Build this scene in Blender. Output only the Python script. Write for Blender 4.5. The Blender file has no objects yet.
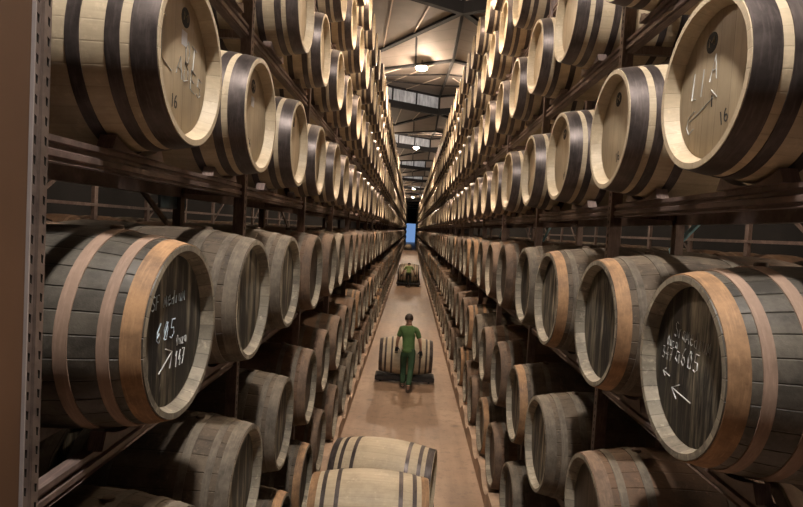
import bpy, bmesh, math, random
from mathutils import Vector, Matrix, Euler
PI = math.pi
R = random.Random(7)
sc = bpy.context.scene
C = sc.collection

# ------------------------------------------------------------------ camera, world, exposure
FPX = 560.0
CAMZ = 3.5
cam_d = bpy.data.cameras.new('camera'); cam_d.sensor_width = 36.0; cam_d.lens = 36.0*FPX/803.0
cam_d.clip_start = 0.05; cam_d.clip_end = 400
cam = bpy.data.objects.new('camera', cam_d); C.objects.link(cam); sc.camera = cam
cam.matrix_world = (Matrix.Translation((0, 0, CAMZ)) @ Matrix.Rotation(math.radians(0.81), 4, 'Z')
                    @ Matrix.Rotation(math.radians(90-2.46), 4, 'X') @ Matrix.Rotation(math.radians(3.25), 4, 'Z'))
CAM_INV = cam.matrix_world.inverted()

w = bpy.data.worlds.new('world'); sc.world = w; w.use_nodes = True
w.node_tree.nodes['Background'].inputs[0].default_value = (0.28, 0.50, 0.95, 1)
w.node_tree.nodes['Background'].inputs[1].default_value = 0.24
sc.view_settings.view_transform = 'Standard'; sc.view_settings.look = 'None'
sc.view_settings.gamma = 1.0; sc.view_settings.use_curve_mapping = False
sc.view_settings.exposure = 1.30
LAMP_COL = (1.0, 0.90, 0.80)      # close lamps
LAMP_FAR = (1.0, 0.77, 0.56)      # the warmer ones deeper in the hall
# x, depth, strength of the lens, warm?, over which place
LAMPS = [(0.08, 0.7, 850, 0, 5.10), (0.05, 9.0, 480, 1, 5.10), (0.05, 17.8, 640, 1, 5.08), (0.05, 35.0, 700, 1, 5.10), (0.05, 70.0, 900, 1, 5.10), (0.05, 88.0, 800, 1, 5.10)]  # every second one is added to light the aisle
LAMPS += [(x, 7.6+12.4*i, 430, 1, 4.85) for i in range(8) for x in (-2.3, 2.6)]          # added above the racks, out of sight, to light the ceiling
LAMPS += [(x, y, 26, 1, .95) for y in (5.6, 14.0, 24.0) for x in (-4.4, 4.6)]  # added in the neighbouring aisles to light the gaps between tiers
LAMPS += [(4.6, 2.5, 110, 1, .34)]                  # added low lamp in the next aisle, lighting the blue brace

def project(p):
    q = CAM_INV @ Vector(p)
    if q.z > -0.05: return None
    return (401.5 + FPX*q.x/-q.z, 253.5 - FPX*q.y/-q.z)

# ------------------------------------------------------------------ materials
class NT:
    def __init__(s, name):
        s.m = bpy.data.materials.new(name); s.m.use_nodes = True
        s.t = s.m.node_tree; s.b = s.t.nodes['Principled BSDF']
    def n(s, typ, **kw):
        x = s.t.nodes.new(typ)
        for k, v in kw.items(): setattr(x, k, v)
        return x
    def l(s, a, b): s.t.links.new(a, b)
    def val(s, sock, v):
        if hasattr(v, 'is_linked'): s.l(v, sock)
        else: sock.default_value = v
    def math(s, op, a, b=0.0, c=None):
        x = s.n('ShaderNodeMath', operation=op); s.val(x.inputs[0], a); s.val(x.inputs[1], b)
        if c is not None: s.val(x.inputs[2], c)
        return x.outputs[0]
    def coord(s, kind='Object'):
        return s.n('ShaderNodeTexCoord').outputs[kind]
    def mapped(s, scale, kind='Object'):
        mp = s.n('ShaderNodeMapping'); s.l(s.coord(kind), mp.inputs[0]); mp.inputs['Scale'].default_value = scale
        return mp.outputs[0]
    def noise(s, scale, detail=4, vec=None, rough=0.6, w=None):
        x = s.n('ShaderNodeTexNoise'); x.inputs['Scale'].default_value = scale; x.inputs['Detail'].default_value = detail
        x.inputs['Roughness'].default_value = rough
        if w is not None:
            x.noise_dimensions = '4D'; s.val(x.inputs['W'], w)
        s.l(vec if vec is not None else s.coord(), x.inputs['Vector']); return x.outputs[0]
    def rng(s, v, a, b, c=0.0, d=1.0):
        x = s.n('ShaderNodeMapRange'); s.val(x.inputs[0], v)
        for i, k in enumerate((a, b, c, d)): x.inputs[i+1].default_value = k
        return x.outputs[0]
    def mix(s, f, a, b, mode='MIX'):
        x = s.n('ShaderNodeMix', data_type='RGBA', blend_type=mode)
        s.val(x.inputs[0], f)
        for i, v in ((6, a), (7, b)):
            if hasattr(v, 'is_linked'): s.l(v, x.inputs[i])
            else: x.inputs[i].default_value = (*v, 1) if len(v) == 3 else v
        return x.outputs[2]
    def rand(s): return s.n('ShaderNodeObjectInfo').outputs['Random']
    def bump(s, h, strength=0.3, dist=0.01):
        x = s.n('ShaderNodeBump'); x.inputs['Strength'].default_value = strength; x.inputs['Distance'].default_value = dist
        s.l(h, x.inputs['Height']); s.l(x.outputs[0], s.b.inputs['Normal'])
    def base(s, v):
        if hasattr(v, 'is_linked'): s.l(v, s.b.inputs['Base Color'])
        else: s.b.inputs['Base Color'].default_value = (*v, 1)
    def set(s, rough=0.6, metal=0.0, spec=None):
        s.val(s.b.inputs['Roughness'], rough); s.b.inputs['Metallic'].default_value = metal
        if spec is not None: s.b.inputs['Specular IOR Level'].default_value = spec

def plain(name, col, rough=0.6, metal=0.0, var=0.25, scale=9.0):
    t = NT(name)
    f = t.noise(scale, 5)
    t.base(t.mix(t.rng(f, .3, .7), tuple(c*(1-var) for c in col), tuple(c*(1+var) for c in col)))
    t.set(rough, metal); return t.m

def stave_mat(name, c1, c2, dirt, dirt_amt, rough=0.6, n=30, seam=0.45, bump=0.25):
    """long staves round the axis of a cask (local x), each with its own tone"""
    t = NT(name)
    s = t.n('ShaderNodeSeparateXYZ'); t.l(t.coord(), s.inputs[0])
    a = t.math('ARCTAN2', s.outputs[1], s.outputs[2])
    a = t.math('MULTIPLY', t.math('ADD', a, PI), n/(2*PI))
    idx = t.math('FLOOR', a); fr = t.math('FRACT', a)
    r = t.rand()
    wn = t.n('ShaderNodeTexWhiteNoise', noise_dimensions='2D')
    cv = t.n('ShaderNodeCombineXYZ'); t.l(idx, cv.inputs[0]); t.l(t.math('MULTIPLY', r, 91.7), cv.inputs[1]); t.l(cv.outputs[0], wn.inputs['Vector'])
    col = t.mix(wn.outputs[0], c1, c2)
    off = t.math('MULTIPLY', r, 37.0)
    g = t.noise(1.0, 6, t.mapped((3, 60, 60)), w=off)              # grain along the stave
    col = t.mix(t.rng(g, .35, .7, 0, .35), col, tuple(c*.55 for c in c1))
    d = t.noise(4.5, 7, w=off, rough=.72)
    col = t.mix(t.rng(d, .46, .70, 0, dirt_amt), col, dirt)
    d2 = t.noise(22, 5, w=off, rough=.7)
    col = t.mix(t.rng(d2, .56, .70, 0, dirt_amt*.7), col, tuple(min(1, c*1.45) for c in c2))
    edge = t.math('MINIMUM', fr, t.math('SUBTRACT', 1.0, fr))
    sm = t.rng(edge, 0.0, 0.045, seam, 0.0)
    col = t.mix(sm, col, tuple(c*.25 for c in c1))
    hs = t.n('ShaderNodeHueSaturation'); t.l(col, hs.inputs['Color']); t.l(t.rng(r, 0, 1, .85, 1.15), hs.inputs['Value'])
    t.base(hs.outputs[0]); t.set(rough)
    t.bump(t.math('ADD', t.math('MULTIPLY', d2, .6), t.rng(edge, 0, .05)), bump, .006)
    return t.m

def board_head_mat(name, c1, c2, streak, streak_amt, n=7, rough=.6, seam=.55, dark=None, sw=48):
    """upright boards of a cask head lying in the local yz plane"""
    t = NT(name)
    s = t.n('ShaderNodeSeparateXYZ'); t.l(t.coord(), s.inputs[0])
    a = t.math('MULTIPLY', t.math('ADD', s.outputs[1], 2.03), n/0.72)
    idx = t.math('FLOOR', a); fr = t.math('FRACT', a); r = t.rand()
    wn = t.n('ShaderNodeTexWhiteNoise', noise_dimensions='2D')
    cv = t.n('ShaderNodeCombineXYZ'); t.l(idx, cv.inputs[0]); t.l(t.math('MULTIPLY', r, 57.3), cv.inputs[1]); t.l(cv.outputs[0], wn.inputs['Vector'])
    col = t.mix(wn.outputs[0], c1, c2)
    off = t.math('MULTIPLY', r, 23.0)
    g = t.noise(1.0, 6, t.mapped((1, sw, 1.6)), w=off, rough=.65)
    col = t.mix(t.rng(g, .47, .68, 0, streak_amt), col, streak)
    d = t.noise(5, 6, w=off)
    col = t.mix(t.rng(d, .4, .7, 0, .4), col, dark or tuple(c*.6 for c in c1))
    edge = t.math('MINIMUM', fr, t.math('SUBTRACT', 1.0, fr))
    col = t.mix(t.rng(edge, 0, .03, seam, 0), col, tuple(c*.2 for c in c1))
    t.base(col); t.set(rough); t.bump(t.rng(edge, 0, .05), .25, .004)
    return t.m

def hoop_mat(name, c1, c2, rough, metal, scr=.35):
    t = NT(name); r = t.rand()
    d = t.noise(7, 7, w=t.math('MULTIPLY', r, 19.0), rough=.7)
    e = t.noise(1.0, 5, t.mapped((90, 9, 9)))
    col = t.mix(t.rng(d, .35, .68), c1, c2)
    col = t.mix(t.rng(e, .5, .75, 0, scr), col, tuple(min(1, c*2.0) for c in c2))
    t.base(col); t.set(t.rng(d, .3, .7, rough-.1, rough+.12), metal)
    t.bump(d, .15, .004)
    return t.m

M = {}
M['pale_stave'] = stave_mat('pale_oak_staves', (.45, .37, .255), (.53, .44, .31), (.24, .195, .14), .5, .55, seam=.22, bump=.2)
M['pale_head'] = board_head_mat('pale_oak_head', (.40, .325, .22), (.48, .39, .265), (.28, .22, .15), .5, seam=.35)
M['steel_hoop'] = hoop_mat('dark_steel_hoop', (.05, .041, .040), (.115, .095, .09), .42, .6)
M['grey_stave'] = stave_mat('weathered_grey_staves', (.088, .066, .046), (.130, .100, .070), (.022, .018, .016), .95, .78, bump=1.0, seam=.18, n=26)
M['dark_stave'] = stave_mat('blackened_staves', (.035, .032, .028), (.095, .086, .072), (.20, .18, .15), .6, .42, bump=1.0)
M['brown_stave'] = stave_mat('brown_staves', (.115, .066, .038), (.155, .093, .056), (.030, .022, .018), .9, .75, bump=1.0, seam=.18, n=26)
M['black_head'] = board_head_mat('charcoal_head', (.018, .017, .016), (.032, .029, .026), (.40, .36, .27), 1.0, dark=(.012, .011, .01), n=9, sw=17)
M['brown_head'] = board_head_mat('brown_head', (.050, .036, .026), (.085, .062, .045), (.17, .135, .095), .5, n=8)
M['rust_hoop'] = hoop_mat('rusty_hoop', (.15, .085, .045), (.40, .24, .125), .68, .12, .25)
M['pink_hoop'] = hoop_mat('faded_rust_hoop', (.20, .135, .10), (.30, .21, .16), .7, .1, .25)
M['dusty_hoop'] = hoop_mat('dusty_hoop', (.06, .05, .038), (.19, .16, .125), .8, .1, .2)
M['brown_hoop'] = hoop_mat('dull_brown_hoop', (.075, .05, .035), (.21, .14, .095), .75, .1, .2)
M['bung'] = plain('bung_wood', (.10, .07, .05), .8)
M['chime'] = stave_mat('stave_ends', (.17, .15, .115), (.34, .30, .23), (.05, .043, .035), .9, .7, n=30, seam=.7)
M['rack'] = hoop_mat('rack_steel', (.105, .075, .067), (.21, .155, .138), .42, .4, .5)
M['bare_steel'] = hoop_mat('bare_rack_steel', (.13, .10, .09), (.24, .19, .165), .42, .5, .4)
M['hole'] = plain('hole_dark', (.015, .012, .01), .9)
M['panel'] = plain('brown_panel', (.088, .044, .022), .62, var=.07, scale=3)
M['panel_edge'] = plain('pale_panel_edge', (.42, .38, .38), .4, .3, var=.1)
M['blue'] = plain('blue_paint', (.40, .74, .90), .5, var=.15)
M['blue_grey'] = plain('blue_grey_sheet', (.10, .17, .22), .6, var=.3)
M['kerb'] = plain('kerb_concrete', (.34, .24, .17), .75, var=.3, scale=5)
M['beam'] = plain('roof_beam_dark', (.008, .008, .010), .95, 0.0, var=.2)
M['joint'] = plain('pale_joint', (.62, .52, .44), .6, var=.08)
M['black_ink'] = plain('black_ink', (.015, .014, .013), .8)
M['chalk'] = plain('white_chalk', (.46, .48, .48), .9, var=.15, scale=60)
M['chalk_blue'] = plain('bluish_chalk', (.50, .62, .72), .9, var=.15, scale=60)
M['sticker'] = plain('pale_sticker', (.55, .56, .60), .5, var=.08)
M['dark_wood'] = plain('dark_trolley_wood', (.028, .022, .019), .7, var=.3)
M['rubber'] = plain('rubber', (.02, .02, .02), .7)
M['skin'] = plain('skin', (.40, .235, .165), .55, var=.06)
M['hair'] = plain('dark_hair', (.032, .021, .015), .6, var=.3, scale=60)
M['shirt'] = plain('green_shirt', (.062, .125, .038), .85, var=.18, scale=7)
M['shirt_light'] = plain('light_green_shirt', (.16, .22, .07), .85, var=.12, scale=7)
M['trouser'] = plain('dark_green_trousers', (.026, .065, .030), .85, var=.25, scale=7)
M['trouser_dark'] = plain('black_trousers', (.02, .022, .02), .85, var=.2, scale=7)
M['glove'] = plain('dark_gloves', (.028, .030, .036), .8)
M['shoe'] = plain('brown_shoe', (.10, .075, .06), .7)
M['sole'] = plain('pale_sole', (.24, .22, .19), .8)

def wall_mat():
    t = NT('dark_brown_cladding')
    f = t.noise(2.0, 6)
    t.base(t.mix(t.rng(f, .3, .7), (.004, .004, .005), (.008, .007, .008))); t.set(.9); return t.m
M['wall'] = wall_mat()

def floor_mat():
    t = NT('worn_concrete_floor')
    v = t.coord()
    a = t.noise(.55, 7, v, .68); b = t.noise(6, 8, v, .75); st = t.noise(1.0, 6, t.mapped((2.4, .22, 1)), .6)
    col = t.mix(t.rng(a, .35, .68), (.24, .150, .098), (.42, .295, .205))
    col = t.mix(t.rng(st, .45, .72, 0, .75), col, (.16, .10, .066))
    col = t.mix(t.rng(b, .50, .72, 0, .75), col, (.11, .074, .052))
    vo = t.n('ShaderNodeTexVoronoi'); vo.inputs['Scale'].default_value = 1.1; t.l(v, vo.inputs['Vector'])
    col = t.mix(t.rng(vo.outputs['Distance'], 0.03, .13, .6, 0), col, (.09, .06, .045))
    t.base(col); t.set(t.rng(a, .3, .7, .34, .55)); t.bump(b, .12, .004)
    return t.m
M['floor'] = floor_mat()

def ceil_mat(name, c, boards):
    t = NT(name)
    f = t.noise(1.5, 6)
    col = t.mix(t.rng(f, .3, .7), tuple(x*.88 for x in c), tuple(x*1.1 for x in c))
    if boards:
        s = t.n('ShaderNodeSeparateXYZ'); t.l(t.coord(), s.inputs[0])
        q = t.math('ADD', t.math('MULTIPLY', t.math('ABSOLUTE', t.math('SUBTRACT', s.outputs[0], 1.0)), -.59), s.outputs[1])
        fr = t.math('FRACT', t.math('MULTIPLY', q, 1.5))
        col = t.mix(t.rng(fr, 0, .05, .6, 0), col, tuple(x*.3 for x in c))
    t.base(col); t.set(.75); return t.m
M['ceil'] = ceil_mat('brown_roof_panel', (.20, .172, .157), False)
M['board'] = ceil_mat('roof_boards', (.23, .20, .183), True)

def glazing_mat():
    t = NT('frosted_roof_glass')
    f = t.noise(1.0, 6, t.mapped((6, 6, 1.2)), .7)
    col = t.mix(t.rng(f, .35, .65), (.16, .17, .19), (.42, .44, .48))
    t.base(col); t.set(.5)
    t.l(col, t.b.inputs['Emission Color']); t.b.inputs['Emission Strength'].default_value = .14
    return t.m
M['glazing'] = glazing_mat()

def emit(name, col, s):
    m = bpy.data.materials.new(name); m.use_nodes = True
    b = m.node_tree.nodes['Principled BSDF']
    b.inputs['Base Color'].default_value = (.8, .8, .8, 1)
    b.inputs['Emission Color'].default_value = (*col, 1); b.inputs['Emission Strength'].default_value = s
    return m

# ------------------------------------------------------------------ mesh helpers
def mesh_of(bm, name, mats, angle=40, smooth=True):
    me = bpy.data.meshes.new(name); bm.normal_update(); bm.to_mesh(me); bm.free()
    for m in (mats if isinstance(mats, (list, tuple)) else [mats]): me.materials.append(m)
    if smooth:
        for p in me.polygons: p.use_smooth = True
        me.set_sharp_from_angle(angle=math.radians(angle))
    return me

def link(name, me, parent=None, loc=(0, 0, 0), rot=(0, 0, 0)):
    o = bpy.data.objects.new(name, me); C.objects.link(o)
    o.location = loc; o.rotation_euler = rot
    if parent: o.parent = parent
    return o

def obj(name, bm, mats, parent=None, angle=40, smooth=True, **kw):
    return link(name, mesh_of(bm, name, mats, angle, smooth), parent, **kw)

def tag(o, label=None, cat=None, group=None, kind=None):
    if label: o['label'] = label
    if cat: o['category'] = cat
    if group: o['group'] = group
    if kind: o['kind'] = kind
    return o

def struct(name, bm, mats, smooth=False, **kw):
    return tag(obj(name, bm, mats, smooth=smooth, **kw), kind='structure')

def box(bm, x0, x1, y0, y1, z0, z1, mi=0):
    v = [bm.verts.new(p) for p in ((x0,y0,z0),(x1,y0,z0),(x1,y1,z0),(x0,y1,z0),(x0,y0,z1),(x1,y0,z1),(x1,y1,z1),(x0,y1,z1))]
    for f in ((3,2,1,0),(4,5,6,7),(0,1,5,4),(1,2,6,5),(2,3,7,6),(3,0,4,7)):
        bm.faces.new([v[i] for i in f]).material_index = mi

def beam_between(bm, a, b, wd, ht, mi=0):
    a, b = Vector(a), Vector(b); d = (b-a).normalized()
    up = Vector((0, 0, 1)) if abs(d.z) < .95 else Vector((0, 1, 0))
    s = d.cross(up).normalized(); u = s.cross(d)
    vs = []
    for p in (a, b):
        for i, j in ((-1,-1),(1,-1),(1,1),(-1,1)): vs.append(bm.verts.new(p+s*wd/2*i+u*ht/2*j))
    for f in ((3,2,1,0),(4,5,6,7),(0,1,5,4),(1,2,6,5),(2,3,7,6),(3,0,4,7)):
        bm.faces.new([vs[i] for i in f]).material_index = mi
    return bm

def prism_y(bm, prof, y0, y1, mi=0):
    """closed xz profile swept along y"""
    a = [bm.verts.new((x, y0, z)) for x, z in prof]; b = [bm.verts.new((x, y1, z)) for x, z in prof]
    n = len(prof)
    for i in range(n):
        bm.faces.new((a[i], a[(i+1) % n], b[(i+1) % n], b[i])).material_index = mi
    bm.faces.new(a[::-1]).material_index = mi; bm.faces.new(b).material_index = mi

def prism_x(bm, prof, x0, x1, mi=0):
    a = [bm.verts.new((x0, y, z)) for y, z in prof]; b = [bm.verts.new((x1, y, z)) for y, z in prof]
    n = len(prof)
    for i in range(n):
        bm.faces.new((a[(i+1) % n], a[i], b[i], b[(i+1) % n])).material_index = mi
    bm.faces.new(a).material_index = mi; bm.faces.new(b[::-1]).material_index = mi

def lathe_x(bm, prof, seg, mis=None, closed=False):
    """profile (x, r) turned about the x axis; mis = material of each stretch"""
    rings = []
    for x, r in prof:
        if r < 1e-5: rings.append([bm.verts.new((x, 0, 0))])
        else: rings.append([bm.verts.new((x, r*math.sin(2*PI*k/seg), r*math.cos(2*PI*k/seg))) for k in range(seg)])
    n = len(prof)
    for i in range(n if closed else n-1):
        A, B = rings[i], rings[(i+1) % n]; mi = mis[i] if mis else 0
        for k in range(seg):
            k2 = (k+1) % seg
            if len(A) == 1 and len(B) == 1: continue
            if len(A) == 1: f = bm.faces.new((A[0], B[k2], B[k]))
            elif len(B) == 1: f = bm.faces.new((A[k], A[k2], B[0]))
            else: f = bm.faces.new((A[k], A[k2], B[k2], B[k]))
            f.material_index = mi
    bmesh.ops.recalc_face_normals(bm, faces=bm.faces)

def tube(bm, pts, r, seg=8, mi=0):
    pts = [Vector(p) for p in pts]; rings = []
    rad = r if isinstance(r, (list, tuple)) else [r]*len(pts)
    for i, p in enumerate(pts):
        d = (pts[min(i+1, len(pts)-1)]-pts[max(i-1, 0)]).normalized()
        up = Vector((0, 0, 1)) if abs(d.z) < .9 else Vector((0, 1, 0))
        s = d.cross(up).normalized(); u = s.cross(d)
        rings.append([bm.verts.new(p+(s*math.cos(2*PI*k/seg)+u*math.sin(2*PI*k/seg))*rad[i]) for k in range(seg)])
    for a, b in zip(rings, rings[1:]):
        for k in range(seg): bm.faces.new((a[k], a[(k+1) % seg], b[(k+1) % seg], b[k])).material_index = mi
    bm.faces.new(rings[0][::-1]).material_index = mi; bm.faces.new(rings[-1]).material_index = mi

def text_bm(s, size, x):
    cu = bpy.data.curves.new('t', 'FONT'); cu.body = s; cu.size = size; cu.align_x = 'CENTER'; cu.align_y = 'CENTER'; cu.extrude = 0.0006
    o = bpy.data.objects.new('t', cu); C.objects.link(o)
    me = bpy.data.meshes.new_from_object(o.evaluated_get(bpy.context.evaluated_depsgraph_get()))
    bpy.data.objects.remove(o); bpy.data.curves.remove(cu)
    bm = bmesh.new(); bm.from_mesh(me); bpy.data.meshes.remove(me)
    for v in bm.verts: v.co = Vector((x+v.co.z, v.co.x, v.co.y))
    return bm

# ------------------------------------------------------------------ casks (axis = local x, front head at +x, origin under the belly)
class Kind:
    def __init__(s, L, rh, rb, hoops, chime):
        s.L, s.rh, s.rb, s.hoops, s.chime = L, rh, rb, hoops, chime
        s.gap = .022 if rh < .38 else .045
    def r(s, x): return s.rh+(s.rb-s.rh)*(1-(2*x/s.L)**2)
PALE = Kind(1.00, .364, .417, ((.004, .100), (.138, .192), (.285, .338)), .062)
AGED = Kind(1.06, .395, .462, ((.006, .082), (.120, .165), (.270, .322)), .055)
CART = Kind(1.13, .335, .405, ((.004, .075), (.120, .160), (.250, .290)), .05)

def staves_bm(k, seg=64, n=14):
    bm = bmesh.new(); h = k.L/2
    prof = [(-h+.05, 0), (-h+.05, k.rh-.045), (-h, k.rh-.028)]
    prof += [(-h+k.L*i/n, k.r(-h+k.L*i/n)) for i in range(n+1)]
    prof += [(h, k.rh-.026), (h-k.chime-.012, k.rh-.050)]
    mis = [0]*(len(prof)-1); mis[-1] = 1; mis[-2] = 1; mis[1] = 1; mis[2] = 1
    lathe_x(bm, prof, seg, mis)
    for v in bm.verts: v.co.z += 0
    return bm
def hoop_bm(k, a, b, front, seg=64):
    bm = bmesh.new(); h = k.L/2; s = 1 if front else -1
    xs = [a+(b-a)*i/3 for i in range(4)]
    out = [(s*(h-x), k.r(h-x)+.0045) for x in xs]; inn = [(s*(h-x), k.r(h-x)-.002) for x in reversed(xs)]
    lathe_x(bm, out+inn, seg, closed=True)
    return bm
def head_bm(k, front=True, seg=48):
    bm = bmesh.new(); h = k.L/2-k.chime; s = 1 if front else -1
    r = k.rh-.047
    lathe_x(bm, [(s*(h-.02), 0), (s*(h-.02), r), (s*(h-.006), r), (s*h, r-.014), (s*h, 0)], seg)
    return bm
def whole_bm(k, seg, both=False):
    """small far cask, bands of one skin: staves 0, hoops 1, head 2, chime 3"""
    bm = bmesh.new(); h = k.L/2
    xs = [-h]
    marks = sorted([(-h+a, -h+b) for a, b in k.hoops]+[(h-b, h-a) for a, b in k.hoops])
    prof = [(-h+.05, 0), (-h+.05, k.rh-.04), (-h, k.rh-.028), (-h, k.rh)]; mis = [2 if both else 0, 3, 3]
    for a, b in marks:
        prof += [(a, k.r(a)+.003), (b, k.r(b)+.003)]; mis += [0, 1]
        if abs(a) < .34 and a < 0 and b > -k.L*.3: prof.append((0, k.r(0))); mis.append(0)
    prof += [(h, k.rh), (h, k.rh-.028), (h-k.chime, k.rh-.045), (h-k.chime, 0)]; mis += [0, 3, 3, 2]
    lathe_x(bm, prof, seg, mis)
    return bm

HEADS = {'pale': 'pale_head'}
LOOKS = {   # staves, first hoop, other hoops, head, chime
    'pale':  ('pale_stave', 'steel_hoop', 'steel_hoop', 'pale_head', 'pale_stave'),
    'rust':  ('dark_stave', 'rust_hoop', 'pink_hoop', 'black_head', 'chime'),
    'grey':  ('grey_stave', 'dusty_hoop', 'dusty_hoop', 'black_head', 'chime'),
    'brown': ('brown_stave', 'brown_hoop', 'dusty_hoop', 'brown_head', 'chime'),
    'tan':   ('grey_stave', 'rust_hoop', 'dusty_hoop', 'black_head', 'chime'),
}
_cache = {}
def shared(key, build, mats, angle=40):
    if key not in _cache: _cache[key] = mesh_of(build(), key, mats, angle)
    return _cache[key]
def bung_bm(k, x):
    bm = bmesh.new(); z = k.r(x)
    prof = [(-.004, 0), (-.004, .030), (.016, .028), (.020, .022), (.020, 0)]
    lathe_x(bm, prof, 16)
    for v in bm.verts: v.co = Vector((x+v.co.y, v.co.z, z+v.co.x))
    return bm

def make_cask(name, k, look, detailed, tname, bungx=None, both=False):
    st, h1, h2, hd, ch = (M[n] for n in LOOKS[look])
    if not detailed:
        return link(name, shared('%s_cask_%s' % (tname, look), lambda: whole_bm(k, 28, both), [st, h1, hd, ch], 35))
    root = bpy.data.objects.new(name, None); C.objects.link(root); root.empty_display_size = .2
    link('staves', shared('%s_staves_%s' % (tname, look), lambda: staves_bm(k), [st, ch], 35), root)
    for i, (a, b) in enumerate(k.hoops):
        for fr in (True, False):
            link('hoop', shared('%s_hoop_%d%d_%s' % (tname, i, fr, look), lambda: hoop_bm(k, a, b, fr), h1 if i == 0 else h2, 30), root)
    link('head', shared('%s_head_%s' % (tname, look), lambda: head_bm(k), hd, 30), root)
    if both: link('head', shared('%s_rear_head_%s' % (tname, look), lambda: head_bm(k, False), hd, 30), root)
    if bungx is not None:
        link('bung', shared('%s_bung' % tname, lambda: bung_bm(k, bungx), M['bung']), root)
    return root

def copy_tree(o):
    c = o.copy(); C.objects.link(c)
    for ch in o.children:
        d = ch.copy(); C.objects.link(d); d.parent = c
    return c

ONES = ['', 'first', 'second', 'third', 'fourth', 'fifth', 'sixth', 'seventh', 'eighth', 'ninth', 'tenth', 'eleventh', 'twelfth', 'thirteenth',
        'fourteenth', 'fifteenth', 'sixteenth', 'seventeenth', 'eighteenth', 'nineteenth']
def nth(n):
    if n < 20: return ONES[n]
    t, u = divmod(n, 10)
    T = {2: 'twenty', 3: 'thirty', 4: 'forty', 5: 'fifty', 6: 'sixty'}[t]
    return T+'-'+ONES[u] if u else T[:-1]+'ieth'

# ------------------------------------------------------------------ the setting
XL, XR = -1.02, 1.20            # planes of the cask heads on either side of the aisle
LEN = 150.0
bm = bmesh.new(); box(bm, -10, 10, -7, LEN+12, -.2, 0); struct('floor', bm, M['floor'])
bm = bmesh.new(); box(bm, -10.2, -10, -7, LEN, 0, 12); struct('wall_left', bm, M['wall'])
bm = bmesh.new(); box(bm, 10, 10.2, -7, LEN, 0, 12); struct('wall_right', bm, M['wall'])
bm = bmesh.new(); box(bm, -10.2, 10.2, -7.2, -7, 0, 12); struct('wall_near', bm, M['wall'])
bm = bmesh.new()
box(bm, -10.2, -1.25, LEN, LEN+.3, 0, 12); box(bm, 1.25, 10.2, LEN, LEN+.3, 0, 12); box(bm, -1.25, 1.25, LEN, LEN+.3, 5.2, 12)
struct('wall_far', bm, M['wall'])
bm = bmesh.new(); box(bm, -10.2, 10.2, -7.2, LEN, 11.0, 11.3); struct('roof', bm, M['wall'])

# folded saw-tooth ceiling: repeats every 12.4 m, mirrored about x = 1
PER = 12.4
def RP(t, d, h, s): return (1.0+s*t, d, CAMZ+h)
TM = 4.0
ceil, boards, glaz, beams, joints = (bmesh.new() for _ in range(5))
def poly(bm, pts):
    vs = [bm.verts.new(p) for p in pts]; bm.faces.new(vs)
for k in range(-2, 11):
    Y = 14.4+PER*k
    for s in (-1, 1):
        G = lambda t, h, off=0.0: RP(t, Y-.62*t+off, h, s)
        AB = lambda t: RP(t, Y+1.37*t, 5.6-.047*t, s)
        CE = lambda t: RP(t, Y+3.1+.59*t, 5.3, s)
        poly(glaz if s < 0 else ceil, [G(0, 5.6), G(TM+2, 5.6), G(TM+2, 6.4), G(0, 6.4)])
        poly(ceil, [G(0, 5.6), G(TM, 5.6), AB(TM)])
        poly(ceil, [G(TM, 5.6), G(TM+2, 5.6), CE(TM+2), AB(TM)])
        poly(boards, [AB(0), AB(TM-.05), CE(TM-.05), CE(0)])
        poly(ceil, [CE(0), CE(TM+2), G(TM+2, 6.4, PER), G(0, 6.4, PER)])
        beam_between(beams, G(0, 5.62, -.05), G(TM+2, 5.62, -.05), .16, .30)
        beam_between(beams, G(0, 6.38, -.05), G(TM+2, 6.38, -.05), .14, .14)
        beam_between(beams, AB(0), AB(TM), .16, .14)
        beam_between(beams, CE(0), CE(TM+2), .14, .12)
        if s < 0:
         for t in (1.08, 2.16, 3.3, 4.4, 5.5): beam_between(beams, G(t, 5.6, -.03), G(t, 6.4, -.03), .07, .07)
        beam_between(beams, AB(1.15), CE(1.15), .06, .06)
        q = lambda t, f: tuple(Vector(CE(t)).lerp(Vector(G(t, 6.4, PER)), f)+Vector((0, 0, -.02)))
        for f in (.30, .62): beam_between(beams, q(0, f), q(TM+2, f), .05, .04)
        for t in (-.6, .35, 1.3, 2.25, 3.2, 4.15):
            p0, p1 = (t+.0, 0.0), (t+2.2, 1.0)
            pts = [(p0[0]+(p1[0]-p0[0])*i/8, i/8) for i in range(9)]
            pts = [p for p in pts if 0.02 <= p[0] <= TM+2]
            if len(pts) > 1: beam_between(joints, q(*pts[0]), q(*pts[-1]), .035, .02)
        for t in (.8, 1.7, 2.6):
            a = Vector(G(t, 5.6)); b = Vector(AB(t+.45)); beam_between(joints, a+Vector((0, 0, -.02)), b+Vector((0, 0, -.02)), .035, .02)
    beam_between(beams, RP(0, Y, 5.6, 1), RP(0, Y+3.1, 5.28, 1), .08, .12)
    beam_between(beams, RP(0, Y+3.1, 5.28, 1), RP(0, Y+PER, 6.38, 1), .08, .12)
    beam_between(beams, RP(0, Y, 5.5, 1), RP(0, Y, 6.4, 1), .10, .10)
struct('ceiling', ceil, M['ceil'])
struct('ceiling_boards', boards, M['board'])
struct('window_1', glaz, M['glazing'])
struct('trim_1', beams, M['beam'])
struct('trim_2', joints, M['joint'])

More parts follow.
